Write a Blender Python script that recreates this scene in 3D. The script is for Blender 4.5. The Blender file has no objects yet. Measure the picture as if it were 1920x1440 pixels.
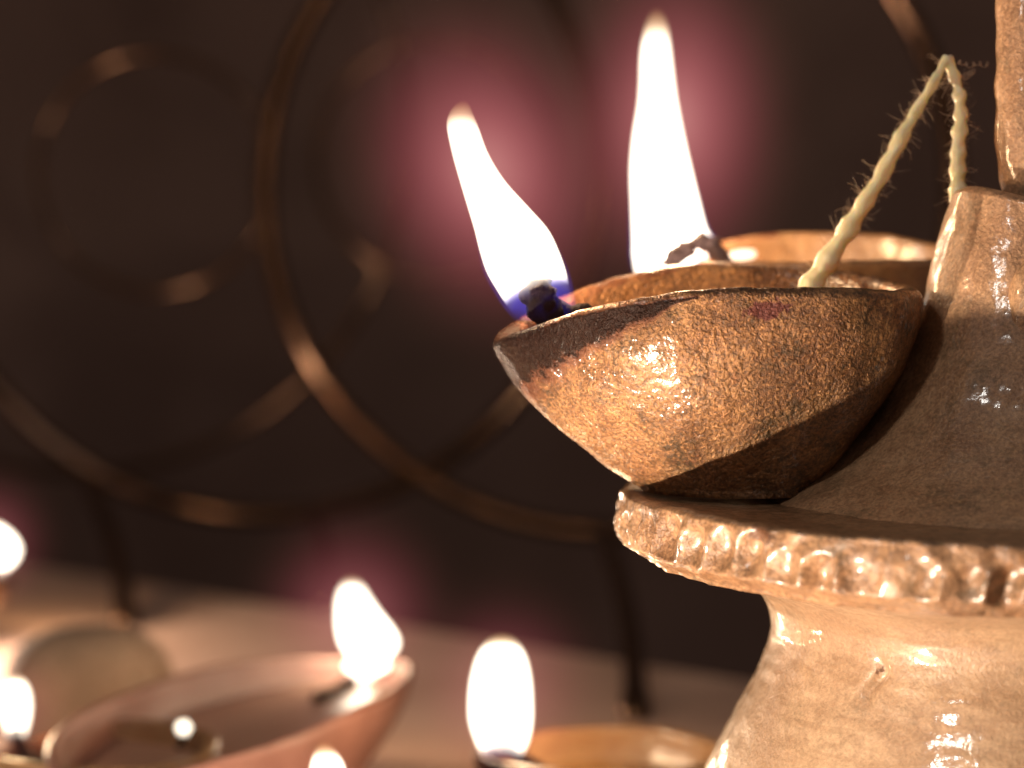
import bpy, bmesh, math, random
from mathutils import Vector, Matrix, noise

random.seed(7)
R = math.radians
scene = bpy.context.scene
col = scene.collection

# ------------------------------------------------------------------ camera
F = 4200.0                    # focal length in pixels of the 1920 px wide photograph
H = 0.16                      # camera height above the table top (metres)
PITCH = math.atan(290.0 / F)
cam_d = bpy.data.cameras.new('camera')
cam = bpy.data.objects.new('camera', cam_d)
col.objects.link(cam)
cam.location = (0, 0, H)
cam.rotation_euler = (math.pi / 2 - PITCH, 0, 0)
cam_d.sensor_width = 36.0
cam_d.lens = 36.0 * F / 1920.0
cam_d.clip_start = 0.01
cam_d.clip_end = 50
cam_d.dof.use_dof = True
cam_d.dof.focus_distance = 0.397
cam_d.dof.aperture_fstop = cam_d.lens / 8.2
cam_d.dof.aperture_blades = 0
scene.camera = cam

# ------------------------------------------------------------------ world, lamps, exposure
world = bpy.data.worlds.new('World')
scene.world = world
world.use_nodes = True
bg = world.node_tree.nodes['Background']
bg.inputs[0].default_value = (1.0, 0.82, 0.72, 1)
bg.inputs[1].default_value = 0.105


def lamp(name, loc, power, color, radius, parent=None):
    d = bpy.data.lights.new(name, 'POINT')
    d.energy = power
    d.color = color
    d.shadow_soft_size = radius
    o = bpy.data.objects.new(name, d)
    o.location = loc
    col.objects.link(o)
    return o


# the lamp out of the frame, low on the left, that lights the stand from below
lamp('key_lamp', (-0.076, 0.286, 0.024), 2.85, (1.0, 0.85, 0.66), 0.0030)
# unseen fill light added beyond the left edge for table, hoops and rims
lamp('side_fill', (-0.237, 0.79, 0.030), 1.9, (1.0, 0.78, 0.60), 0.009)
# the bright opening high on the left, behind the camera, that glints on the burnished clay
lamp('window_lamp', (-0.215, 0.075, 0.405), 1.6, (1.0, 0.95, 0.88), 0.020)

vs = scene.view_settings
vs.view_transform = 'Standard'
vs.look = 'None'
vs.exposure = 0.0
vs.gamma = 1.0
vs.use_curve_mapping = False
cy = scene.cycles
cy.use_denoising = True
cy.max_bounces = 6
cy.diffuse_bounces = 3
cy.glossy_bounces = 3
cy.transmission_bounces = 4
cy.volume_bounces = 0
cy.caustics_reflective = False
cy.caustics_refractive = False
cy.volume_step_rate = 1.5
cy.sample_clamp_indirect = 3.0


# ------------------------------------------------------------------ helpers
FWD = Vector((0, math.cos(PITCH), -math.sin(PITCH)))
UP = Vector((0, math.sin(PITCH), math.cos(PITCH)))
RIGHT = Vector((1, 0, 0))


def P(px, py, d):
    """world point seen at photograph pixel (px, py) at depth d along the lens axis"""
    return Vector((0, 0, H)) + d * (FWD + (px - 960) / F * RIGHT + (720 - py) / F * UP)


def sm(a, b, x):
    t = max(0.0, min(1.0, (x - a) / (b - a)))
    return t * t * (3 - 2 * t)


def interp(pts, x):
    if x <= pts[0][0]:
        return pts[0][1]
    for (a, va), (b, vb) in zip(pts, pts[1:]):
        if x <= b:
            return va + (vb - va) * (x - a) / (b - a)
    return pts[-1][1]


def spline(pts, n):
    """Catmull-Rom through the points, n samples"""
    q = [pts[0]] + list(pts) + [pts[-1]]
    out = []
    m = len(pts) - 1
    for i in range(n):
        u = i / (n - 1) * m
        k = min(int(u), m - 1)
        t = u - k
        p0, p1, p2, p3 = q[k], q[k + 1], q[k + 2], q[k + 3]
        out.append(tuple(0.5 * ((2 * b) + (c - a) * t + (2 * a - 5 * b + 4 * c - d) * t * t
                                + (3 * b - a - 3 * c + d) * t ** 3)
                         for a, b, c, d in zip(p0, p1, p2, p3)))
    return out


def mesh_obj(name, verts, faces, mat, parent=None, smooth=True, loc=None):
    me = bpy.data.meshes.new(name)
    me.from_pydata([tuple(v) for v in verts], [], faces)
    me.validate()
    bm = bmesh.new()
    bm.from_mesh(me)
    bmesh.ops.recalc_face_normals(bm, faces=bm.faces)
    bm.to_mesh(me)
    bm.free()
    if smooth:
        me.polygons.foreach_set('use_smooth', [True] * len(me.polygons))
    me.materials.append(mat)
    o = bpy.data.objects.new(name, me)
    col.objects.link(o)
    if parent:
        o.parent = parent
    if loc is not None:
        o.location = loc
    return o


def empty(name, loc, label, cat, group=None, rz=0.0):
    o = bpy.data.objects.new(name, None)
    o.empty_display_size = 0.01
    o.location = loc
    o.rotation_euler = (0, 0, rz)
    col.objects.link(o)
    tag(o, label, cat, group)
    return o


def tag(o, label, cat, group=None):
    o['label'] = label
    o['category'] = cat
    if group:
        o['group'] = group


def attr(o, name, vals):
    a = o.data.attributes.new(name, 'FLOAT', 'POINT')
    a.data.foreach_set('value', vals)


def grid_faces(rows, cols, closed=True):
    f = []
    for i in range(rows - 1):
        for j in range(cols if closed else cols - 1):
            k = (j + 1) % cols
            f.append((i * cols + j, i * cols + k, (i + 1) * cols + k, (i + 1) * cols + j))
    return f


def tube(path, radii, sides=10, twist=0.0, ply=0, ply_amp=0.0, lump=0.0, lump_s=900.0, closed=False, flat=1.0):
    """tube along a path (list of Vectors); ply > 0 gives a twisted yarn section"""
    n = len(path)
    verts = []
    up = Vector((0.13, 0.98, 0.11)).normalized()
    for i in range(n):
        if closed:
            t = (path[(i + 1) % n] - path[i - 1]).normalized()
        else:
            t = (path[min(i + 1, n - 1)] - path[max(i - 1, 0)]).normalized()
        a = (up - t * up.dot(t)).normalized()
        b = t.cross(a)
        for j in range(sides):
            th = 2 * math.pi * j / sides
            r = radii[i]
            if ply:
                r *= 1 + ply_amp * (abs(math.cos((th - twist * i) * ply / 2)) - 0.64)
            p = path[i] + a * math.cos(th) * r * flat + b * math.sin(th) * r
            if lump:
                p = p + (p - path[i]).normalized() * lump * noise.noise(p * lump_s)
            verts.append(p)
    faces = grid_faces(n, sides)
    if closed:
        for j in range(sides):
            k = (j + 1) % sides
            faces.append(((n - 1) * sides + j, (n - 1) * sides + k, k, j))
    else:
        faces.append(tuple(range(sides)))
        faces.append(tuple((n - 1) * sides + j for j in range(sides)))
    return verts, faces


# ------------------------------------------------------------------ materials
class NT:
    def __init__(self, name):
        self.m = bpy.data.materials.new(name)
        self.m.use_nodes = True
        self.t = self.m.node_tree
        self.t.nodes.clear()
        self.out = self.n('ShaderNodeOutputMaterial')

    def n(self, kind, **kw):
        nd = self.t.nodes.new(kind)
        for k, v in kw.items():
            setattr(nd, k, v)
        return nd

    def link(self, a, b):
        self.t.links.new(a, b)

    def val(self, sock, v):
        if hasattr(v, 'is_linked') or isinstance(v, bpy.types.NodeSocket):
            self.link(v, sock)
        else:
            sock.default_value = v

    def math(self, op, a, b=None, clamp=False):
        nd = self.n('ShaderNodeMath', operation=op, use_clamp=clamp)
        self.val(nd.inputs[0], a)
        if b is not None:
            self.val(nd.inputs[1], b)
        return nd.outputs[0]

    def mix(self, fac, a, b, mode='MIX'):
        nd = self.n('ShaderNodeMix', data_type='RGBA', blend_type=mode)
        self.val(nd.inputs[0], fac)
        self.val(nd.inputs[6], a)
        self.val(nd.inputs[7], b)
        return nd.outputs[2]

    def ramp(self, fac, stops, interp='LINEAR'):
        nd = self.n('ShaderNodeValToRGB')
        nd.color_ramp.interpolation = interp
        el = nd.color_ramp.elements
        while len(el) < len(stops):
            el.new(0.5)
        for e, (p, c) in zip(el, stops):
            e.position = p
            e.color = c if len(c) == 4 else (*c, 1)
        self.link(fac, nd.inputs[0])
        return nd.outputs[0]

    def noise(self, vec, scale, detail=4, rough=0.6, dist=0.0):
        nd = self.n('ShaderNodeTexNoise')
        self.link(vec, nd.inputs['Vector'])
        nd.inputs['Scale'].default_value = scale
        nd.inputs['Detail'].default_value = detail
        nd.inputs['Roughness'].default_value = rough
        nd.inputs['Distortion'].default_value = dist
        return nd.outputs[0]

    def obj(self):
        return self.n('ShaderNodeTexCoord').outputs['Object']

    def bump(self, height, strength, dist, normal=None):
        nd = self.n('ShaderNodeBump')
        nd.inputs['Strength'].default_value = strength
        nd.inputs['Distance'].default_value = dist
        self.link(height, nd.inputs['Height'])
        if normal:
            self.link(normal, nd.inputs['Normal'])
        return nd.outputs[0]


def clay(name, c1, c2, c3, grain=0.5, coat=0.5, coat_rough=0.2, rough=0.5, lumps=0.4, charred=True, sss=0.0, streaks=False, grainy_coat=False, speck=None, metal=0.0, fine_s=1500.0):
    speck = grain if speck is None else speck
    """burnished fired clay: two tones, darker specks, soot and scorch by attribute"""
    k = NT(name)
    o = k.obj()
    big = k.noise(o, 70, 3, 0.55)
    mid = k.noise(o, 330, 4, 0.65)
    fine = k.noise(o, fine_s, 3, 0.65)
    grit = k.noise(o, fine_s * 0.55, 2, 0.6)
    base = k.mix(k.ramp(big, [(0.36, (0, 0, 0)), (0.64, (1, 1, 1))]), c1, c2)
    wide = k.noise(o, 42, 4, 0.6, 0.6)
    base = k.mix(k.math('MULTIPLY', k.ramp(wide, [(0.44, (0, 0, 0)), (0.64, (1, 1, 1))]), 0.3 + 0.5 * grain), base, (c3[0] * 0.75, c3[1] * 0.70, c3[2] * 0.7, 1))
    base = k.mix(k.math('MULTIPLY', k.ramp(mid, [(0.46, (0, 0, 0)), (0.66, (1, 1, 1))]), 0.6), base, c3)
    base = k.mix(k.math('MULTIPLY', k.ramp(fine, [(0.38, (1, 1, 1)), (0.51, (0, 0, 0))]), speck * 0.8), base,
                 (c3[0] * 0.35, c3[1] * 0.33, c3[2] * 0.3, 1))
    base = k.mix(k.math('MULTIPLY', k.ramp(fine, [(0.54, (0, 0, 0)), (0.64, (1, 1, 1))]), speck * 0.7), base,
                 (min(1, c2[0] * 1.5), min(1, c2[1] * 1.45), min(1, c2[2] * 1.35), 1))
    mott = k.noise(o, 120, 5, 0.7)
    mk = k.math('MULTIPLY', k.ramp(mott, [(0.50, (0, 0, 0)), (0.62, (1, 1, 1))]), k.ramp(grit, [(0.42, (0, 0, 0)), (0.56, (1, 1, 1))]))
    base = k.mix(k.math('MULTIPLY', mk, 0.95 * speck), base, (c3[0] * 0.30, c3[1] * 0.42, c3[2] * 0.40, 1))
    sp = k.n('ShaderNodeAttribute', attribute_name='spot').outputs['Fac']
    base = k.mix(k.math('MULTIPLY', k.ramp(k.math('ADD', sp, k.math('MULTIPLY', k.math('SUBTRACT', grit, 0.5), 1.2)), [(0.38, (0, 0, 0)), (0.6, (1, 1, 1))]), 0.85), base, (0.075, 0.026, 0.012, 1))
    if streaks:      # turning marks left by the wheel
        mp = k.n('ShaderNodeMapping')
        mp.inputs['Scale'].default_value = (0.22, 0.22, 3.2)
        k.link(o, mp.inputs['Vector'])
        st = k.noise(mp.outputs[0], 330, 4, 0.6)
        base = k.mix(k.math('MULTIPLY', k.ramp(st, [(0.5, (0, 0, 0)), (0.7, (1, 1, 1))]), 0.5), base, c3)
    r = k.math('ADD', k.math('MULTIPLY', mid, 0.25), rough - 0.12)
    cw = k.math('MULTIPLY', k.ramp(mid, [(0.32, (0.25,) * 3), (0.56, (1, 1, 1))]), coat)
    if charred:
        a = k.n('ShaderNodeAttribute', attribute_name='char').outputs['Fac']
        jit = k.math('ADD', k.math('ADD', a, k.math('MULTIPLY', k.math('SUBTRACT', mid, 0.5), 1.3)), k.math('MULTIPLY', k.math('SUBTRACT', fine, 0.5), 0.7))
        scorch = k.ramp(jit, [(0.12, (0, 0, 0)), (0.55, (1, 1, 1))])
        soot = k.ramp(jit, [(0.38, (0, 0, 0)), (0.75, (1, 1, 1))])
        base = k.mix(k.math('MULTIPLY', scorch, 0.75), base, (0.20, 0.055, 0.025, 1))
        base = k.mix(k.math('MULTIPLY', soot, 0.95), base, (0.011, 0.006, 0.005, 1))
        r = k.math('SUBTRACT', r, k.math('MULTIPLY', soot, 0.16))
        cw = k.math('MULTIPLY', cw, k.math('SUBTRACT', 1.0, k.math('MULTIPLY', soot, 0.9)))
        s = k.n('ShaderNodeAttribute', attribute_name='stain').outputs['Fac']
        sj = k.math('ADD', s, k.math('MULTIPLY', k.math('SUBTRACT', mid, 0.5), 2.6))
        base = k.mix(k.math('MULTIPLY', k.ramp(sj, [(0.50, (0, 0, 0)), (0.66, (1, 1, 1))]), 0.9), base, (0.12, 0.022, 0.018, 1))
    b = k.n('ShaderNodeBsdfPrincipled')
    k.link(base, b.inputs['Base Color'])
    k.link(r, b.inputs['Roughness'])
    k.link(cw, b.inputs['Coat Weight'])
    b.inputs['Coat Roughness'].default_value = coat_rough
    b.inputs['Coat IOR'].default_value = 1.8
    if charred:
        k.link(k.math('SUBTRACT', 0.55, k.math('MULTIPLY', soot, 0.40)), b.inputs['Specular IOR Level'])
    else:
        b.inputs['Specular IOR Level'].default_value = 0.55
    if metal:
        mm = k.math('MULTIPLY', k.ramp(fine, [(0.36, (0.3,) * 3), (0.56, (1, 1, 1))]), metal)
        k.link(k.math('MULTIPLY', mm, k.math('SUBTRACT', 1.0, soot)), b.inputs['Metallic'])
    if sss:
        b.inputs['Subsurface Weight'].default_value = sss
        b.inputs['Subsurface Scale'].default_value = 0.004
        b.inputs['Subsurface Radius'].default_value = (1.0, 0.35, 0.15)
    lump = k.bump(k.noise(o, 200, 2, 0.5), lumps, 0.0010)
    nrm = k.bump(grit, grain * 0.8, 0.00045, lump)
    fh = k.math('MULTIPLY', fine, k.ramp(wide, [(0.35, (0.45,) * 3), (0.6, (1, 1, 1))]))
    nrm = k.bump(fh, grain, 0.0008, nrm)
    k.link(nrm, b.inputs['Normal'])
    cn = k.bump(grit, 0.25, 0.0002, k.bump(mid, 0.15, 0.0004, lump))
    k.link(k.bump(k.math('MULTIPLY', grit, k.ramp(wide, [(0.35, (0.4,) * 3), (0.6, (1, 1, 1))])), 0.8, 0.0004, lump) if grainy_coat else cn, b.inputs['Coat Normal'])
    k.link(b.outputs[0], k.out.inputs['Surface'])
    return k.m


def plain(name, c, rough=0.6, metallic=0.0, bump=0.0, bscale=200, spec=0.5, c2=None, cscale=30, trans=0.0, coat=0.0, sss=0.0):
    k = NT(name)
    o = k.obj()
    b = k.n('ShaderNodeBsdfPrincipled')
    c2 = c2 or tuple(v * 0.7 for v in c)
    base = k.mix(k.ramp(k.noise(o, cscale, 4, 0.6), [(0.35, (0, 0, 0)), (0.65, (1, 1, 1))]), (*c, 1), (*c2, 1))
    k.link(base, b.inputs['Base Color'])
    b.inputs['Roughness'].default_value = rough
    b.inputs['Metallic'].default_value = metallic
    b.inputs['Specular IOR Level'].default_value = spec
    b.inputs['Transmission Weight'].default_value = trans
    b.inputs['Coat Weight'].default_value = coat
    if sss:
        b.inputs['Subsurface Weight'].default_value = sss
        b.inputs['Subsurface Scale'].default_value = 0.002
        b.inputs['Subsurface Radius'].default_value = (1, 0.7, 0.4)
    if bump:
        k.link(k.bump(k.noise(o, bscale, 4, 0.6), bump, 0.0005), b.inputs['Normal'])
    k.link(b.outputs[0], k.out.inputs['Surface'])
    return k.m


M = {}
M['stand'] = clay('stand_clay', (0.40, 0.258, 0.155, 1), (0.47, 0.318, 0.198, 1), (0.30, 0.180, 0.102, 1),
                  grain=0.32, coat=0.85, coat_rough=0.11, rough=0.46, lumps=0.2, speck=0.25, charred=False, streaks=True)
M['tray'] = clay('tray_clay', (0.32, 0.170, 0.085, 1), (0.41, 0.235, 0.125, 1), (0.20, 0.098, 0.046, 1),
                 grain=0.6, coat=0.6, coat_rough=0.18, rough=0.42, lumps=0.3, charred=False, speck=0.65, fine_s=1150.0)
M['pillar'] = clay('pillar_clay', (0.50, 0.275, 0.145, 1), (0.57, 0.335, 0.185, 1), (0.36, 0.18, 0.09, 1),
                   grain=0.5, coat=0.5, coat_rough=0.15, rough=0.46, lumps=0.35, charred=False)
M['bowl'] = clay('bowl_clay', (0.32, 0.145, 0.056, 1), (0.44, 0.230, 0.098, 1), (0.17, 0.070, 0.027, 1),
                 grain=1.0, coat=0.55, coat_rough=0.16, rough=0.38, lumps=0.35, grainy_coat=True, speck=0.9, metal=0.42, fine_s=1550.0)
M['bowl_far'] = clay('pale_bowl_clay', (0.34, 0.185, 0.085, 1), (0.40, 0.235, 0.115, 1), (0.26, 0.13, 0.058, 1),
                     grain=0.4, coat=0.5, coat_rough=0.2, rough=0.42, lumps=0.4)
M['bowl_red'] = clay('red_bowl_clay', (0.30, 0.145, 0.115, 1), (0.34, 0.17, 0.135, 1), (0.26, 0.12, 0.095, 1),
                     grain=0.1, coat=0.2, coat_rough=0.3, rough=0.5, lumps=0.1)
M['pot'] = clay('olive_clay', (0.50, 0.35, 0.25, 1), (0.55, 0.39, 0.28, 1), (0.43, 0.30, 0.21, 1),
                grain=0.3, coat=0.0, rough=0.85, charred=False)
M['wick'] = plain('charred_wick', (0.014, 0.009, 0.010), rough=0.85, bump=0.8, bscale=1800, spec=0.15, c2=(0.006, 0.004, 0.005), cscale=500)
M['ash'] = plain('ashy_wick', (0.17, 0.125, 0.135), rough=0.85, bump=0.8, bscale=1800, spec=0.2, c2=(0.09, 0.065, 0.07), cscale=500)
M['cotton'] = plain('oiled_cotton', (0.97, 0.90, 0.58), rough=0.34, bump=0.2, bscale=2200, c2=(0.95, 0.88, 0.64), cscale=300, coat=0.6, sss=0.6)
M['fibre'] = plain('cotton_fibre', (0.80, 0.62, 0.46), rough=0.5, c2=(0.7, 0.5, 0.36), cscale=300)
M['oil'] = plain('lamp_oil', (0.30, 0.15, 0.035), rough=0.06, spec=0.7, c2=(0.26, 0.12, 0.03), coat=1.0)
M['oil_pale'] = plain('cloudy_lamp_oil', (0.42, 0.25, 0.19), rough=0.3, spec=0.5, c2=(0.37, 0.215, 0.16))
M['iron'] = plain('bronzed_iron', (0.14, 0.075, 0.042), rough=0.13, metallic=0.9, bump=0.3, bscale=120, c2=(0.08, 0.043, 0.025), cscale=60)
M['table'] = plain('table_wood', (0.66, 0.44, 0.34), rough=0.6, c2=(0.56, 0.36, 0.27), cscale=12, bump=0.2, bscale=150, spec=0.25)
M['wall'] = plain('dark_plaster', (0.35, 0.225, 0.185), rough=0.9, c2=(0.21, 0.13, 0.105), cscale=1.7, spec=0.1)
M['floor'] = plain('dark_floor', (0.12, 0.09, 0.07), rough=0.8, c2=(0.09, 0.07, 0.055), cscale=5, spec=0.1)


def flame_mat(name, height, s=4200.0, dark=(0, 0, 0), dr=0.008):
    """burning gas: clear and blue round the wick (radius dr about the point dark), white body, amber tip; a pure volume"""
    k = NT(name)
    sep = k.n('ShaderNodeSeparateXYZ')
    o = k.obj()
    k.link(o, sep.inputs[0])
    z = k.math('DIVIDE', sep.outputs[2], height, clamp=True)
    sub = k.n('ShaderNodeVectorMath', operation='DISTANCE')
    k.link(o, sub.inputs[0])
    sub.inputs[1].default_value = dark
    r = k.math('DIVIDE', sub.outputs['Value'], dr * 2.0, clamp=True)
    hot = k.ramp(r, [(0.36, (0, 0, 0)), (0.48, (0.04,) * 3), (0.60, (1, 1, 1))])
    c = k.mix(k.ramp(r, [(0.40, (0, 0, 0)), (0.56, (1, 1, 1))]), (0.035, 0.08, 1.0, 1),
              k.ramp(z, [(0.0, (1.0, 0.88, 0.70)), (0.88, (1.0, 0.88, 0.68)), (0.96, (1.0, 0.66, 0.32)), (1.0, (1.0, 0.45, 0.16))]))
    st = k.math('MULTIPLY', hot, k.ramp(z, [(0.86, (1,) * 3), (0.94, (0.2,) * 3), (1.0, (0.02,) * 3)]))
    e = k.n('ShaderNodeEmission')
    k.link(c, e.inputs[0])
    k.link(k.math('ADD', k.math('MULTIPLY', st, s), 6.0), e.inputs[1])
    k.link(e.outputs[0], k.out.inputs['Volume'])
    return k.m


def halo_mat(strength):
    """bloom painted round a flame as a glowing volume: thins out evenly in every direction"""
    k = NT('flame_halo')
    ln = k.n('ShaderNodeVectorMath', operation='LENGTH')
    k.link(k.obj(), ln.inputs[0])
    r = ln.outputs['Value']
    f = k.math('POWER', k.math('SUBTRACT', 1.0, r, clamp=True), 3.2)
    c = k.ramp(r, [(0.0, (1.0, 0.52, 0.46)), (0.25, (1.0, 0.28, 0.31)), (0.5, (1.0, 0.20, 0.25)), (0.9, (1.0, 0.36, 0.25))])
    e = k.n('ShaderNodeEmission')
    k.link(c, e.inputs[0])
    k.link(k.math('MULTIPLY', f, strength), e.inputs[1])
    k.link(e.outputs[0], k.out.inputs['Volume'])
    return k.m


M['halo'] = halo_mat(30.0)
M['halo_small'] = halo_mat(14.0)

# ------------------------------------------------------------------ the setting
def slab(name, corners, z0, z1, mat):
    n = len(corners)
    v = [(x, y, z0) for x, y in corners] + [(x, y, z1) for x, y in corners]
    f = [tuple(range(n)), tuple(range(n, 2 * n))] + [(i, (i + 1) % n, n + (i + 1) % n, n + i) for i in range(n)]
    return mesh_obj(name, v, f, mat, smooth=False)


def on_table(px, py):
    d = P(px, py, 1.0) - Vector((0, 0, H))
    t = -H / d.z
    return Vector((0, 0, H)) + d * t


e0, e1 = on_table(270, 1095), on_table(1300, 1262)
ed = (e1 - e0).normalized()
eL, eR = e0 - ed * 0.9, e1 + ed * 0.9
tb = slab('table', [(-1.0, -0.5), (1.0, -0.5), (eR.x, eR.y), (eL.x, eL.y)], -0.03, 0.0, M['table'])
tb['kind'] = 'structure'
fl = slab('floor', [(-6, -3), (6, -3), (6, 4), (-6, 4)], -0.75, -0.70, M['floor'])
fl['kind'] = 'structure'
wl = slab('wall', [(-6, 2.4), (6, 2.4), (6, 2.5), (-6, 2.5)], -0.7, 3.0, M['wall'])
wl['kind'] = 'structure'

# ------------------------------------------------------------------ the clay lamp stand
TC = Vector((P(1930, 720, 0.42).x, 0.42, 0))      # axis of the stand
ZT = 0.1108                                       # height of the tray's upper face

stand = empty('clay_lamp_stand', TC, 'brown burnished clay lamp stand with frilled tray, waisted pedestal and looped handle', 'lamp stand')


def lathe(name, prof, nseg, mat, parent, disp=None, z0=0.0):
    verts = []
    for (r, z) in prof:
        for j in range(nseg):
            th = 2 * math.pi * j / nseg
            rr, zz = (r, z) if disp is None else disp(r, z, th)
            verts.append((rr * math.cos(th), rr * math.sin(th), zz))
    return mesh_obj(name, verts, grid_faces(len(prof), nseg), mat, parent)


def nz(p, s, a):
    return a * noise.noise(Vector(p) * s)


# pedestal: under-face of the tray, waist, belly, foot
prof_pts = [(0.0665, 0.0985), (0.060, 0.0962), (0.0525, 0.0935), (0.0492, 0.0905), (0.0478, 0.0865), (0.0483, 0.082),
            (0.0505, 0.076), (0.0535, 0.070), (0.0590, 0.058), (0.0640, 0.045), (0.0670, 0.030), (0.0680, 0.014),
            (0.0670, 0.004), (0.0640, 0.0), (0.0300, 0.0)]
prof = spline(prof_pts, 200)
gouge_th = math.atan2(-0.0345, -0.0336)


def ped_disp(r, z, th):
    p = (r * math.cos(th), r * math.sin(th), z)
    d = nz(p, 45, 0.0007) + nz((p[0], p[1], p[2] * 3.0), 160, 0.00022)
    # a gouge in the surface
    u = (th % (2 * math.pi)) - (gouge_th % (2 * math.pi))
    uu = u * r
    vv = z - 0.0815
    c = 0.0012 * math.sin(vv * 700)
    g = math.exp(-((uu - c) / 0.0011) ** 2) * math.exp(-(vv / 0.0030) ** 2)
    d -= 0.0022 * g
    return r + d, z + nz((p[1], p[2], p[0]), 50, 0.0003) * (1 if z > 0.005 else 0)


ped = lathe('pedestal', prof, 420, M['stand'], stand, ped_disp)


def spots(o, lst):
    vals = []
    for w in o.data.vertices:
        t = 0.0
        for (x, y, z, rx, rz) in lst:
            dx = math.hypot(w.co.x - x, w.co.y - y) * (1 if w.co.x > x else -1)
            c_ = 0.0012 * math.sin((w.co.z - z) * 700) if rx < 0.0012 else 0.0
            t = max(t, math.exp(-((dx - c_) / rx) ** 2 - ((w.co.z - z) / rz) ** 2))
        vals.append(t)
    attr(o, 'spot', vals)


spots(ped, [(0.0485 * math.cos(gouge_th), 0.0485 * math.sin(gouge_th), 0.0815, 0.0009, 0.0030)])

# tray with thumb-pressed frill round its edge
rim = []
n_r = 34
for i in range(n_r):
    t = i / (n_r - 1)
    z = ZT - 0.0002 - t * 0.0118
    r = 0.0762 + 0.0006 * math.sin(t * math.pi) - 0.0042 * sm(0.72, 1.0, t)
    rim.append((r, z))
top = [(0.012, ZT - 0.0008), (0.03, ZT - 0.0008), (0.045, ZT - 0.0008), (0.058, ZT - 0.0008), (0.068, ZT - 0.0004),
       (0.0722, ZT + 0.0001), (0.0742, ZT + 0.0004), (0.0754, ZT + 0.0002)]
under = [(0.0700, ZT - 0.0126), (0.0665, ZT - 0.0131), (0.060, ZT - 0.0142), (0.050, ZT - 0.016), (0.030, ZT - 0.016)]
NC = 64
cell = [(random.uniform(0.3, 0.85), random.uniform(-0.18, 0.18), random.uniform(-0.12, 0.12)) for _ in range(NC)]
dz_t = {}


def tray_disp(r, z, th):
    p = (r * math.cos(th), r * math.sin(th), z)
    d = nz(p, 60, 0.0006) + nz(p, 260, 0.00035)
    zz = z + nz(p, 55, 0.0005) + nz(p, 240, 0.0002)
    if r > 0.0705:
        v = (ZT - z) / 0.0118
        ph = th / (2 * math.pi) * NC + 0.35 * v + 0.12 * math.sin(th * 11 + 1) + 0.08 * math.sin(th * 17)
        kc = int(math.floor(ph)) % NC
        u = ph - math.floor(ph)
        amp, sh, dv = cell[kc]
        cup = 1 - abs(2 * (u + sh * u * (1 - u) * 2) - 1) ** 1.9
        w = (v - 0.50 + dv) / 0.36
        mask = max(0.0, 1 - (abs(w) ** 2.0) - 0.55 * (2 * u - 1) ** 2)
        d -= 0.0031 * amp * max(0, cup) * mask
        d += 0.0006 * max(0.0, 1 - w * w) * (1 - max(0, cup)) + nz(p, 300, 0.0007)
        zz += 0.0006 * (0.5 - cup) * sm(0.7, 1.0, v) * amp
    return r + d, zz


tray = lathe('tray', top + rim + under, NC * 18, M['tray'], stand, tray_disp)
st_th = math.atan2(-0.052, -0.056)
spots(tray, [(0.0762 * math.cos(st_th), 0.0762 * math.sin(st_th), ZT - 0.0012, 0.0030, 0.0022)])

# raised ring pressed on the belly
bp = P(1520, 1452, 0.366) - TC
bdir = Vector((bp.x, bp.y, 0)).normalized()
bq = bdir * (0.0577 - 0.0003) + Vector((0, 0, 0.0605))
bt = Vector((-bdir.y, bdir.x, 0))
ring = [bq + bt * math.cos(a) * 0.0036 + Vector((0, 0, 1)) * math.sin(a) * 0.0036 - bdir * 0.0022 * math.sin(a)
        for a in [2 * math.pi * i / 40 for i in range(40)]]
v, f = tube(ring, [0.0009] * 40, 10, closed=True, lump=0.0002)
mesh_obj('raised_ring', v, f, M['stand'], stand)

# central pillar with a lipped cup at the top
pp = spline([(0.050, ZT - 0.001), (0.046, ZT + 0.0015), (0.0385, ZT + 0.006), (0.031, ZT + 0.0135), (0.0260, ZT + 0.021),
             (0.0222, ZT + 0.028), (0.0196, ZT + 0.036), (0.0172, ZT + 0.045), (0.0152, ZT + 0.053), (0.0146, ZT + 0.0548),
             (0.0128, ZT + 0.0556), (0.0112, ZT + 0.0545), (0.0100, ZT + 0.050), (0.0080, ZT + 0.047), (0.0004, ZT + 0.046)], 110)


def pil_disp(r, z, th):
    p = (r * math.cos(th), r * math.sin(th), z)
    d = nz(p, 70, 0.0012) + nz(p, 300, 0.0003)
    low = sm(ZT + 0.034, ZT + 0.02, z)
    d += low * nz(p, 900, 0.00035)
    d += 0.0016 * math.exp(-((z - ZT - 0.0225) / 0.0042) ** 2) * (0.7 + 0.5 * math.sin(3 * th + 0.4))
    tilt = 0.0016 * math.sin(th * 2 + 0.9) * sm(ZT + 0.035, ZT + 0.055, z)
    return r + d * (1 if r > 0.004 else 0), z + tilt


pil = lathe('pillar', pp, 220, M['pillar'], stand, pil_disp)

# looped handle standing on the pillar
hp = [P(1962, 432, 0.418), P(1950, 350, 0.417), P(1932, 240, 0.416), P(1925, 130, 0.416), P(1932, 0, 0.416), P(1962, -110, 0.417),
      P(2020, -170, 0.42), P(2085, -150, 0.424), P(2120, -60, 0.427), P(2118, 80, 0.427), P(2085, 230, 0.426), P(2040, 350, 0.424),
      P(2010, 432, 0.422)]
hp = [Vector(q) - TC for q in spline([tuple(q) for q in hp], 110)]
v, f = tube(hp, [0.0064 + 0.0007 * math.sin(i * 0.17) for i in range(110)], 28, lump=0.0006, lump_s=190)
mesh_obj('handle', v, f, M['pillar'], stand)

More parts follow.
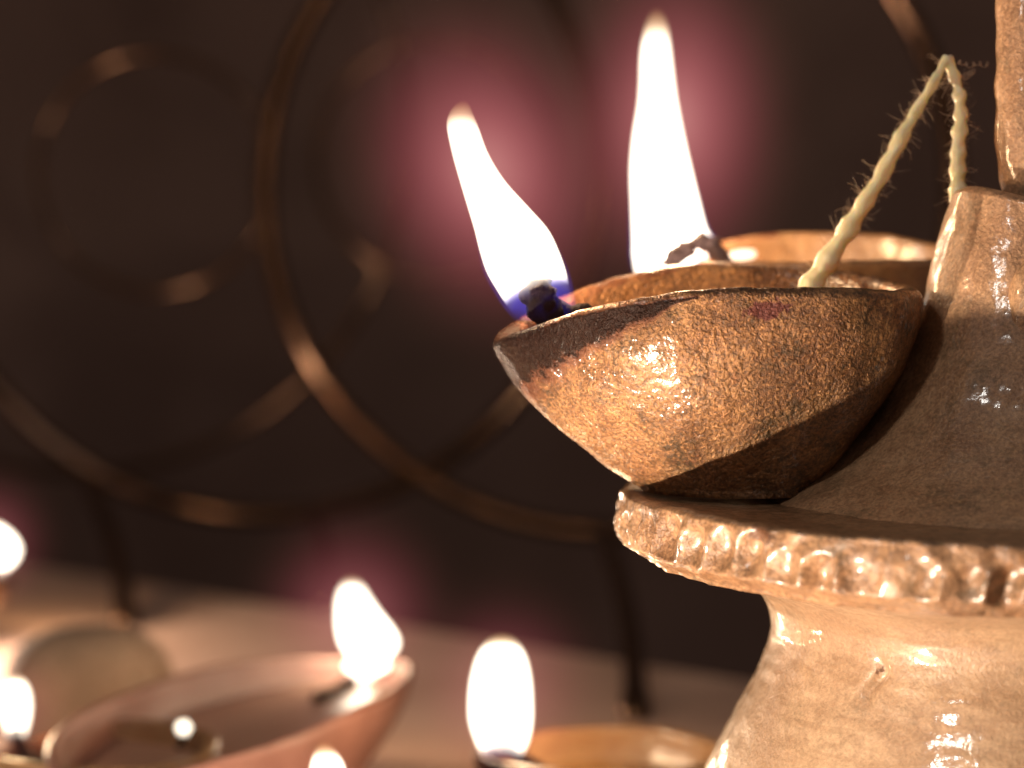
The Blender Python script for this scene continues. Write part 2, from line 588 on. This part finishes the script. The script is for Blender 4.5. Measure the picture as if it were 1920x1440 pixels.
# rounded boss on the near side of the pillar
bm = bmesh.new()
bmesh.ops.create_icosphere(bm, subdivisions=4, radius=1)
for w in bm.verts:
    q = w.co
    k = 1 + 0.10 * noise.noise(q * 1.7)
    w.co = Vector((q.x * 0.0044, q.y * 0.0045, q.z * (0.0085 if q.z > 0 else 0.011))) * k
c = P(1938, 570, 0.402) - TC
me = bpy.data.meshes.new('boss')
bm.to_mesh(me)
bm.free()
me.polygons.foreach_set('use_smooth', [True] * len(me.polygons))
me.materials.append(M['pillar'])
boss = bpy.data.objects.new('boss', me)
boss.location = c
col.objects.link(boss)
boss.parent = stand


# ------------------------------------------------------------------ oil lamps
LEFT_S = [(0, 0.36), (0.14, 0.505), (0.30, 0.64), (0.47, 0.775), (0.65, 0.88), (0.79, 0.945), (0.92, 0.986), (1, 1)]
RIGHT_S = [(0, 0.41), (0.12, 0.52), (0.22, 0.605), (0.40, 0.74), (0.62, 0.88), (0.83, 0.975), (1, 1)]


LEFT_S = [tuple(q) for q in spline(LEFT_S, 80)]
RIGHT_S = [tuple(q) for q in spline(RIGHT_S, 80)]


def bowl(parent, mat, aL, aR, b, h_side, h_tip, h_back, wall=0.0030, seed=0.0, tilt=0.0, nt=200, no=56, ni=44, pinch=0.28,
         soot=0.010, stain_at=None, lumpy=1.0):
    """boat-shaped clay bowl; spout towards -x, origin at the middle of its foot"""
    verts, ch, stn = [], [], []
    rows = []
    for i in range(no):
        rows.append(('o', i / (no - 1)))
    for i in range(1, 9):
        rows.append(('l', i / 9))
    for i in range(ni):
        rows.append(('i', 1 - i / (ni - 1)))
    so = Vector((seed, seed * 0.7, -seed))
    for kind, t in rows:
        for j in range(nt):
            th = 2 * math.pi * j / nt
            c, s = math.cos(th), math.sin(th)
            w = (1 - c) / 2                           # 1 at the spout
            ox = c * (aL if c < 0 else aR)
            cs = abs(s) ** 0.92 * (1 if s > 0 else -1)
            oy = b * cs * (1 - pinch * max(0.0, -c) ** 2.2)
            if c < 0:
                hr = h_side - (h_side - h_tip) * (-c) ** 2.4
            else:
                hr = h_side - (h_side - h_back) * c ** 4
            hr += tilt * s + 0.0007 * noise.noise(Vector((c * 1.6, s * 1.6, 3.1)) + so)
            sc = lambda q: w * interp(LEFT_S, q) + (1 - w) * interp(RIGHT_S, q)
            rad = math.hypot(ox, oy)
            wl_ = wall * (1 + 0.25 * noise.noise(Vector((c * 2.0, s * 2.0, 9.0)) + so))
            k_in = max(0.05, (rad - wl_) / rad)
            if kind == 'o':
                k, z = sc(t), hr * t
                if t < 0.03:
                    z = 0
            elif kind == 'l':
                a = t * math.pi
                kk = (1 + k_in) / 2 + (1 - k_in) / 2 * math.cos(a)
                k, z = kk, hr + 0.42 * wl_ * math.sin(a)
            else:
                k = k_in * (sc(t) * sm(-0.25, 0.32, t) if t > 0.0 else 0.02)
                if t < 0.10:
                    k *= max(0.02, t / 0.10)
                z = max(hr * t, 0.0) * (1 - 0.0) + 0.0035 * (1 - t)
            p = Vector((ox * k, oy * k, z))
            n_ = Vector((ox, oy, 0)).normalized()
            am = 1.0 if kind != 'i' else 0.5
            d = (0.0014 * noise.noise(p * 50 + so) + 0.00045 * noise.noise(p * 150 + so) + 0.00013 * noise.noise(p * 420 + so) + 0.00010 * noise.noise(p * 900 + so)) * am * lumpy
            if kind == 'o' and t < 0.03:
                d = 0
            p = p + n_ * d
            if kind == 'l' or (kind == 'o' and t > 0.93):
                p.z += 0.0003 * noise.noise(p * 330 + so)
            verts.append(p)
            drop = hr - p.z
            reach = max(0.0, min(1.0, (-p.x - 0.22 * aL) / (0.78 * aL)))
            band = soot * (0.12 + 1.3 * reach) * sm(0.0, 0.3, reach)
            cv = 0.0
            if band > 0:
                cv = sm(1.45, 0.35, drop / band)
                if kind == 'i':
                    cv *= sm(0.35, 0.8, reach) * 0.9
                if kind == 'l':
                    cv *= 0.35 + 0.5 * sm(0.5, 0.9, reach)
            ch.append(cv)
            sv = 0.0
            if stain_at and kind == 'o' and s < 0:
                sv = math.exp(-((p.x - stain_at[0]) / 0.0060) ** 2 - ((p.z - stain_at[1]) / 0.0022) ** 2)
            stn.append(sv)
    n = len(rows)
    faces = grid_faces(n, nt)
    verts.append(Vector((0, 0, 0)))
    ch.append(0); stn.append(0)
    verts.append(Vector((0, 0, 0.0035)))
    ch.append(0); stn.append(0)
    ib, it = n * nt, n * nt + 1
    for j in range(nt):
        faces.append((ib, (j + 1) % nt, j))
        faces.append((it, (n - 1) * nt + j, (n - 1) * nt + (j + 1) % nt))
    o = mesh_obj('bowl', verts, faces, mat, parent)
    attr(o, 'char', ch)
    attr(o, 'stain', stn)
    return o


def oil(parent, aL, aR, b, z, h, pinch=0.28, wall=0.003, mat=None):
    """the oil in the bowl: a domed sheet that creeps up at its edge, with a flat underside"""
    nt, rings = 72, 7
    t = z / h
    verts = []
    for i in range(rings + 1):
        q = i / rings
        for j in range(nt):
            th = 2 * math.pi * j / nt
            c, s = math.cos(th), math.sin(th)
            w = (1 - c) / 2
            k = (w * interp(LEFT_S, t) + (1 - w) * interp(RIGHT_S, t)) * 0.955
            ox = c * (aL if c < 0 else aR) - (wall * 0.9 if c > 0 else -wall * 0.9) * abs(c)
            oy = (b - wall * 0.9) * s * (1 - pinch * max(0.0, -c) ** 2.2)
            verts.append((ox * k * q + 1e-5 * c, oy * k * q + 1e-5 * s, z + 0.0008 * q ** 8))
    top_n = len(verts)
    for j in range(nt):
        x, y, _ = verts[rings * nt + j]
        verts.append((x * 0.93, y * 0.93, z - 0.004))
    faces = grid_faces(rings + 2, nt)
    faces.append(tuple(range(nt)))
    faces.append(tuple(top_n + j for j in range(nt)))
    return mesh_obj('oil', verts, faces, mat or M['oil'], parent)


def flame(parent, origin, rows, thick=0.85, name='flame', strength=700.0, dark=(0, 0, 0), dr=None):
    """closed body of burning gas from rows (z, x_left, x_right, y) relative to its foot"""
    rows = spline(rows, 60)
    ns = 36
    verts = []
    for (z, a, b, y) in rows:
        cx, hw = (a + b) / 2, max(0.00015, (b - a) / 2)
        for j in range(ns):
            th = 2 * math.pi * j / ns
            verts.append((cx + hw * math.cos(th), y + hw * thick * math.sin(th), z))
    faces = grid_faces(len(rows), ns)
    faces.append(tuple(range(ns)))
    faces.append(tuple((len(rows) - 1) * ns + j for j in range(ns)))
    hgt = rows[-1][0]
    o = mesh_obj(name, verts, faces, flame_mat('flame_gas', hgt, strength, dark, dr or hgt * 0.13), parent)
    o.location = origin
    return o


def fringe_mat(height):
    """thin blue gas round the foot of a flame"""
    k = NT('blue_gas')
    sep = k.n('ShaderNodeSeparateXYZ')
    k.link(k.obj(), sep.inputs[0])
    z = k.math('DIVIDE', sep.outputs[2], height, clamp=True)
    e = k.n('ShaderNodeEmission')
    e.inputs[0].default_value = (0.06, 0.10, 1.0, 1)
    k.link(k.math('MULTIPLY', k.ramp(z, [(0.0, (0.2,) * 3), (0.06, (1,) * 3), (0.18, (0.8,) * 3), (0.40, (0,) * 3)]), 26.0), e.inputs[1])
    k.link(e.outputs[0], k.out.inputs['Volume'])
    return k.m


def fringe(parent, origin, rows, grow, rz=0.0):
    out = []
    top_z = rows[-1][0] * 0.5
    for (z, a, b, y) in rows:
        if z < top_z:
            g = grow * (0.4 + 0.6 * sm(rows[-1][0] * 0.4, rows[-1][0] * 0.12, z))
            out.append((z - 0.0001, a - g, b + g, y))
    z, a, b, y = out[-1]
    out.append((z + 0.002, a * 0.75 + b * 0.25, b * 0.75 + a * 0.25, y))
    o = flame(parent, origin, out, name='blue_fringe')
    o.data.materials[0] = fringe_mat(rows[-1][0])
    o.rotation_euler = (0, 0, rz)
    return o


def halo(parent, loc, rx, rz, mat, tilt=0.0):  # added glowing ellipsoid that imitates bloom round a flame
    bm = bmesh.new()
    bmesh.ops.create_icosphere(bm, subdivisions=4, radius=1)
    me = bpy.data.meshes.new('flame_halo')
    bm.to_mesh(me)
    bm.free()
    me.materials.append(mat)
    o = bpy.data.objects.new('flame_halo', me)
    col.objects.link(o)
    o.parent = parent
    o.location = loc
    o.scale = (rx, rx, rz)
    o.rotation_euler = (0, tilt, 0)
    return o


def px_flame(edges, d, base, yoff=0.0):
    """flame rows from (py, px_left, px_right) at depth d, relative to the world point base"""
    out = []
    for (py, a, b) in edges:
        A, B = P(a, py, d), P(b, py, d)
        out.append((A.z - base.z, A.x - base.x, B.x - base.x, 0.0))
    out.sort()
    return out


FLAME = (1.0, 0.62, 0.30)

# --- the sharp lamp in front, on the tray's left edge
l1c = Vector((P(1388, 720, 0.416).x, 0.416, ZT + 0.0004))
l1 = empty('oil_lamp', l1c, 'grainy copper brown clay lamp in sharp focus with sooty spout and leaning flame', 'oil lamp', 'burning clay oil lamps')
A1 = dict(aL=0.0457, aR=0.0336, b=0.0290, h_side=0.0386, h_tip=0.0274, h_back=0.0362)
bowl(l1, M['bowl'], nt=520, no=150, **A1, seed=1.3, tilt=0.0015, wall=0.0042, stain_at=(0.001, 0.0348), soot=0.0080)
oil(l1, 0.0457, 0.0336, 0.029, 0.0245, 0.0385)
wb = P(1010, 560, 0.416) - l1c
wp = [Vector((-0.006, 0.002, 0.0250)), P(1120, 600, 0.416) - l1c, P(1062, 592, 0.416) - l1c, P(1030, 588, 0.416) - l1c,
      P(1016, 566, 0.416) - l1c, P(1010, 545, 0.416) - l1c, P(1006, 522, 0.416) - l1c]
wpath = [Vector(q) + Vector((0, -0.0030 * sm(14, 30, i), 0)) for i, q in enumerate(spline([tuple(q) for q in wp], 50))]
wr = [(0.0022 + 0.0008 * sm(14, 28, i) + 0.0005 * sm(32, 42, i)) * math.sqrt(max(0.004, 1 - (max(0, i - 36) / 13.0) ** 2)) for i in range(50)]
v, f = tube(wpath, wr, 32, lump=0.0014, lump_s=560)
w1 = mesh_obj('wick', v, f, M['wick'], l1)
fb = P(1022, 602, 0.416)
E1 = [(190, 866, 874), (198, 854, 881), (215, 842, 888), (240, 838, 898), (290, 848, 917), (340, 862, 948), (390, 877, 993),
      (430, 889, 1028), (470, 899, 1048), (510, 912, 1062), (545, 932, 1069), (575, 951, 1073), (600, 972, 1076)]
flame(w1, fb - l1c, px_flame(E1, 0.416, fb), dark=(0.0, 0, 0.0008), dr=0.0076)
fringe(w1, fb - l1c, px_flame(E1, 0.416, fb), 0.0008)
halo(w1, P(912, 318, 0.416) - l1c, 0.036, 0.046, M['halo'], R(-20))
lamp('flame_light', P(960, 400, 0.416), 0.085, FLAME, 0.0045)
lamp('flame_light', P(1000, 480, 0.416), 0.05, FLAME, 0.0045)

# --- the lamp behind it
l2c = Vector((P(1500, 720, 0.480).x, 0.480, ZT + 0.0004))
l2 = empty('oil_lamp', l2c, 'pale orange clay lamp behind the sharp one, with the tallest upright flame', 'oil lamp', 'burning clay oil lamps', R(-14))
rot2 = Matrix.Rotation(R(14), 4, 'Z')
bowl(l2, M['bowl_far'], aL=0.0350, aR=0.0330, b=0.0235, h_side=0.0440, h_tip=0.0385, h_back=0.0425, seed=4.1, tilt=0.0030, soot=0.004)
oil(l2, 0.035, 0.033, 0.0235, 0.0375, 0.044)


def loc2(px, py, d=0.474):
    return rot2 @ (P(px, py + 8, d) - l2c)


wp = [loc2(1372, 502), loc2(1358, 484), loc2(1340, 460), loc2(1318, 446), loc2(1296, 452), loc2(1284, 468), loc2(1264, 474), loc2(1252, 492)]
wpath = [Vector(q) for q in spline([tuple(q) for q in wp], 60)]
v, f = tube(wpath, [0.0019 + 0.0004 * math.sin(i * 0.55) * (1 if i > 25 else 0) for i in range(60)], 16, lump=0.0009, lump_s=520)
w2 = mesh_obj('wick', v, f, M['ash'], l2)
fb2 = P(1245, 512, 0.492)
E2 = [(18, 1226, 1234), (28, 1217, 1241), (50, 1207, 1251), (100, 1198, 1258), (160, 1196, 1265), (200, 1193, 1271), (260, 1184, 1283),
      (320, 1180, 1297), (380, 1182, 1312), (430, 1184, 1326), (455, 1185, 1345), (475, 1185, 1335), (500, 1188, 1300), (514, 1192, 1285)]
fo = flame(w2, rot2 @ (fb2 - l2c), px_flame(E2, 0.492, fb2), dark=tuple(P(1338, 478, 0.492) - fb2), dr=0.0042)
fo.rotation_euler = (0, 0, R(14))
fringe(w2, rot2 @ (fb2 - l2c), px_flame(E2, 0.492, fb2), 0.0007, R(14))
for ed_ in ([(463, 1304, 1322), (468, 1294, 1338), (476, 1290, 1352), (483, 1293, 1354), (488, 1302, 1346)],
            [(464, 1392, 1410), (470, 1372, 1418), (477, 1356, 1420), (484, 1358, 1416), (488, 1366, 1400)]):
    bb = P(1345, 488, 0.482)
    fo = flame(w2, rot2 @ (bb - l2c), px_flame(ed_, 0.482, bb), thick=0.4, dr=0.0001)  # added glowing bodies that imitate the bright glint on the oil
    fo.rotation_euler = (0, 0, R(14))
halo(w2, rot2 @ (P(1262, 230, 0.482) - l2c), 0.036, 0.055, M['halo'])
lamp('flame_light', P(1245, 400, 0.482), 0.085, FLAME, 0.0045)
lamp('flame_light', P(1235, 250, 0.482), 0.065, FLAME, 0.0045)


# --- the blurred lamps on the table
def far_lamp(tip_px, depth, aim, scale, edges, mat, label, red=1.0, rim_z=0.032, power=0.035, sides=None, fl=True, glow=1.0, lift=0.004, dr=0.004, back=0.0, oil_z=0.72, oil_mat='oil', soot=0.006, back_off=0.80):
    """a table lamp; its flame's foot is at tip_px, the spout points along aim (degrees)"""
    tip = P(tip_px[0], tip_px[1], depth)
    a = R(aim)
    dirv = Vector((math.cos(a), math.sin(a), 0))
    aL, aR, b = sides
    c = tip - dirv * aL * back_off
    c.z = 0.0005
    rz = a - math.pi
    lm = empty('oil_lamp', c, label, 'oil lamp', 'burning clay oil lamps', rz)
    inv = Matrix.Rotation(-rz, 4, 'Z')
    h = tip.z
    bowl(lm, mat, aL=aL, aR=aR, b=b, h_side=h + lift, h_tip=h - 0.002, h_back=h + lift - 0.001 + back, seed=depth * 31, nt=110, no=30, ni=26, soot=soot, wall=0.0034, lumpy=0.35)
    oil(lm, aL, aR, b, h * oil_z, h + lift, mat=M[oil_mat])
    t0 = inv @ (tip - c)
    path = [Vector((t0.x * 0.55, 0, h * (oil_z + 0.02))), Vector((t0.x * 0.75, 0.001, h * 0.90)), t0 + Vector((0.004, 0, -0.001)), t0 + Vector((0.001, 0, 0.003)), t0 + Vector((0, 0.0005, 0.006))]
    path = [Vector(q) for q in spline([tuple(q) for q in path], 30)]
    v, f = tube(path, [0.0018] * 26 + [0.0022, 0.0022, 0.0016, 0.0006], 12, lump=0.0008, lump_s=500)
    w = mesh_obj('wick', v, f, M['wick'], lm)
    base = P(tip_px[0], edges[-1][0], depth)
    fo = flame(w, inv @ (base - c), px_flame(edges, depth, base), strength=900, dr=dr)
    fo.rotation_euler = (0, 0, -rz)
    my = (edges[0][0] + edges[-1][0]) / 2 - 6
    mx = (edges[0][1] + edges[0][2]) / 2
    halo(w, inv @ (P(mx, my, depth) - c), 0.032 * depth / 0.5 * glow, 0.034 * depth / 0.5 * glow, M['halo_small'])
    lamp('flame_light', P(tip_px[0], (edges[0][0] + edges[-1][0]) / 2, depth), power, FLAME, 0.0045)
    return lm


red = far_lamp((698, 1242), 0.66, 70, 1, [(1082, 655, 663), (1096, 643, 678), (1120, 634, 692), (1150, 632, 712), (1180, 634, 735), (1205, 640, 746), (1225, 652, 735), (1242, 664, 712)],
         M['bowl_red'], 'large reddish clay lamp on the table, its flame slanting back to the left', sides=(0.092, 0.074, 0.034), power=0.04, dr=0.0028, back=-0.004, oil_z=0.86, oil_mat='oil_pale', soot=0.0, back_off=0.93)
far_lamp((940, 1412), 0.552, 186, 1, [(1188, 938, 946), (1200, 916, 966), (1230, 896, 984), (1270, 885, 993), (1310, 881, 996), (1350, 882, 996), (1385, 892, 990), (1415, 905, 978)],
         M['bowl_far'], 'small clay lamp on the table beside the pedestal, with a rounded egg-shaped flame', sides=(0.034, 0.030, 0.026), power=0.08, lift=-0.001, dr=0.0045)
far_lamp((615, 1640), 0.46, 250, 1, [(1388, 604, 612), (1398, 594, 626), (1420, 585, 642), (1450, 580, 652), (1500, 578, 656), (1560, 582, 652), (1610, 590, 640), (1640, 600, 630)],
         M['bowl_far'], 'lamp mostly below the frame whose flame tip shows at the bottom edge', sides=(0.030, 0.030, 0.026), power=0.06, glow=0.6)
far_lamp((28, 1408), 0.565, 150, 1, [(1262, 26, 34), (1272, 12, 46), (1295, 4, 57), (1325, 2, 60), (1355, 6, 56), (1380, 14, 48), (1406, 22, 38)],
         M['bowl_far'], 'clay lamp in the lower left corner beside the olive pot, with a slim flame', sides=(0.034, 0.030, 0.028), power=0.06, glow=0.6)
far_lamp((-14, 1076), 0.87, 30, 1, [(980, -40, -22), (992, -56, 2), (1010, -66, 22), (1030, -70, 32), (1050, -64, 24), (1070, -44, 0)],
         M['bowl_far'], 'far lamp at the left edge whose flame is cut by the frame', sides=(0.036, 0.032, 0.028), power=0.13, glow=0.7)

# the red lamp also burns at its lip; added stub flame imitates oil glint
for edges, d in (([(1232, 672, 722), (1240, 650, 730), (1252, 646, 728), (1262, 660, 706), (1276, 668, 692), (1292, 676, 684)], 0.645),
                 ([(1346, 341, 347), (1353, 332, 356), (1364, 328, 361), (1376, 333, 355), (1382, 340, 349)], 0.545)):
    base = P((edges[-1][1] + edges[-1][2]) / 2, edges[-1][0], d)
    rz = red.rotation_euler.z
    iv = Matrix.Rotation(-rz, 4, 'Z')
    q = iv @ (base - red.location)
    pth = [q + Vector((0.003, 0, -0.002)), q + Vector((0.001, 0, -0.001)), q + Vector((0, 0, 0.0006))]
    v, f = tube([Vector(t) for t in spline([tuple(t) for t in pth], 12)], [0.0007] * 10 + [0.0006, 0.0003], 10, lump=0.0002)
    w = mesh_obj('wick', v, f, M['wick'], red)  # the wick under the stub flame is added along with it
    fo = flame(w, q, px_flame(edges, d, base), strength=900, dr=0.0003)
    fo.rotation_euler = (0, 0, -rz)

# ------------------------------------------------------------------ cotton string
st = empty('cotton_string', P(1502, 566, 0.426), 'oily yellow cotton string bent double, reaching up out of the sharp lamp', 'cotton string')
st_o = st.location.copy()


def strand(pts, r0, r1, n=150):
    path = [Vector(q) - st_o for q in spline([tuple(P(*q)) for q in pts], n)]
    rad = [r0 + (r1 - r0) * (i / (n - 1)) + 0.00016 * math.sin(i * 0.39) + 0.00030 * noise.noise(Vector((i * 0.07, r0 * 9000, 0))) for i in range(n)]
    v, f = tube(path, rad, 18, twist=0.21, ply=2, ply_amp=0.12, lump=0.00025, lump_s=700)
    mesh_obj('strand', v, f, M['cotton'], st)
    return path, rad


S1 = [(1492, 590, .426), (1515, 545, .426), (1545, 500, .426), (1585, 437, .426), (1618, 385, .425), (1655, 325, .425), (1690, 258, .424), (1718, 208, .424), (1750, 155, .422), (1775, 108, .423)]
S2 = [(1775, 106, .423), (1789, 142, .4235), (1799, 180, .4235), (1802, 220, .4235), (1798, 262, .4235), (1796, 305, .4235), (1796, 345, .4230), (1800, 384, .4215), (1812, 404, .4210)]
p1, r1 = strand(S1, 0.0022, 0.00085)
p2, r2 = strand(S2, 0.00085, 0.0019)

fv, ff = [], []


def fibre(path, r=0.00005):
    v, f = tube(path, [r * (1 - 0.5 * i / len(path)) for i in range(len(path))], 5)
    k = len(fv)
    fv.extend(v)
    ff.extend([tuple(a + k for a in q) for q in f])


for path, rad, cnt in ((p1, r1, 420), (p2, r2, 220)):
    for _ in range(cnt):
        i = random.randrange(14, len(path) - 14)
        t = (path[min(i + 1, len(path) - 1)] - path[i - 1]).normalized()
        a = random.uniform(0, 2 * math.pi)
        o1 = Vector((math.cos(a), math.sin(a) * 0.5, math.sin(a))).normalized()
        o1 = (o1 - t * o1.dot(t)).normalized()
        L = random.choice([0.0006, 0.0008, 0.0010, 0.0013, 0.0016, 0.0032]) * random.uniform(0.7, 1.2)
        curl = random.uniform(-1, 1)
        q = path[i] + o1 * rad[i] * 0.85
        dcur = (o1 + t * random.uniform(-0.6, 0.9)).normalized()
        pts = []
        for s in range(7):
            pts.append(q.copy())
            q = q + dcur * L / 6
            dcur = (dcur + t * curl * 0.25 + Vector((random.uniform(-.2, .2), 0, random.uniform(-.2, .2)))).normalized()
        fibre(pts, random.uniform(0.000022, 0.000045))
# two curly loose hairs that trail from the fold to the handle
for (x0, y0, x1, y1, n_) in ((1780, 104, 1856, 130, 70), (1790, 136, 1828, 142, 40), (1772, 110, 1742, 112, 24)):
    pts = []
    for i in range(n_):
        u = i / (n_ - 1)
        pts.append(P(x0 + (x1 - x0) * u + 5 * math.sin(u * 37), y0 + (y1 - y0) * u + 6 * math.cos(u * 37) * (0.4 + 0.6 * math.sin(u * 9) ** 2) + 7 * math.sin(u * 5), 0.4235) - st_o)
    fibre(pts, 0.00005)
fo = mesh_obj('fibres', fv, ff, M['fibre'], st)
fo['kind'] = 'stuff'

# ------------------------------------------------------------------ olive pot, wrought iron stand
pc = P(165, 1300, 0.68)
pot = empty('clay_pot', (pc.x, pc.y, 0.0005), 'small olive brown clay pot with rounded top, blurred behind the corner lamp', 'pot')
pr = spline([(0.0, 0.0), (0.021, 0.0), (0.0255, 0.003), (0.0265, 0.012), (0.0250, 0.024), (0.0210, 0.033), (0.014, 0.0375), (0.006, 0.039), (0.0002, 0.0392)], 50)
lathe('body', pr, 64, M['pot'], pot, lambda r, z, th: (r + nz((r * math.cos(th), r * math.sin(th), z), 90, 0.0012) * (1 if r > 0.002 else 0), z))
lip = [Vector((math.cos(a) * 0.0270, math.sin(a) * 0.0270, 0.010)) for a in [2 * math.pi * i / 48 for i in range(48)]]
v, f = tube(lip, [0.0012] * 48, 8, closed=True)
mesh_obj('band', v, f, M['pot'], pot)

s0 = on_table(1190, 1350)
iron = empty('wrought_iron_stand', s0, 'dark bronzed wrought iron stand of overlapping hoops on legs, blurred in the background', 'iron stand')


def hoop(px, py, rpx, d, yaw, thick, name='hoop'):
    c = P(px, py, d) - s0
    r = rpx * d / F
    n_ = 120
    path = []
    for i in range(n_):
        a = 2 * math.pi * i / n_
        path.append(c + Vector((math.cos(a) * r * math.cos(yaw), math.cos(a) * r * math.sin(yaw), math.sin(a) * r)))
    v, f = tube(path, [thick] * n_, 12, closed=True)
    mesh_obj(name, v, f, M['iron'], iron)


hoop(1135, 355, 645, 1.00, R(-4), 0.0046)
hoop(480, 325, 645, 1.08, R(-4), 0.0046)
hoop(130, 250, 640, 1.22, R(-4), 0.0028)
hoop(290, 325, 222, 1.12, R(-4), 0.0019, 'small_hoop')
hoop(815, 300, 222, 1.18, R(-4), 0.0020, 'small_hoop')


def leg(a, b, r):
    n_ = 24
    path = []
    for i in range(n_):
        u = i / (n_ - 1)
        path.append(a.lerp(b, u) - s0 + Vector((0.004 * math.sin(u * math.pi), 0, 0)))
    rad = [r * (1 + 0.25 * math.exp(-((i - 22) / 1.5) ** 2)) for i in range(n_)]
    v, f = tube(path, rad, 12)
    mesh_obj('leg', v, f, M['iron'], iron)


def foot(px, py, lift=0.004):
    q = on_table(px, py)
    q.z = lift * 0.05
    return q


leg(P(1128, 985, 0.98), foot(1192, 1352), 0.0042)
leg(P(165, 900, 1.06), foot(236, 1180), 0.0042)
leg(P(586, 955, 1.06), foot(606, 1142), 0.0032)
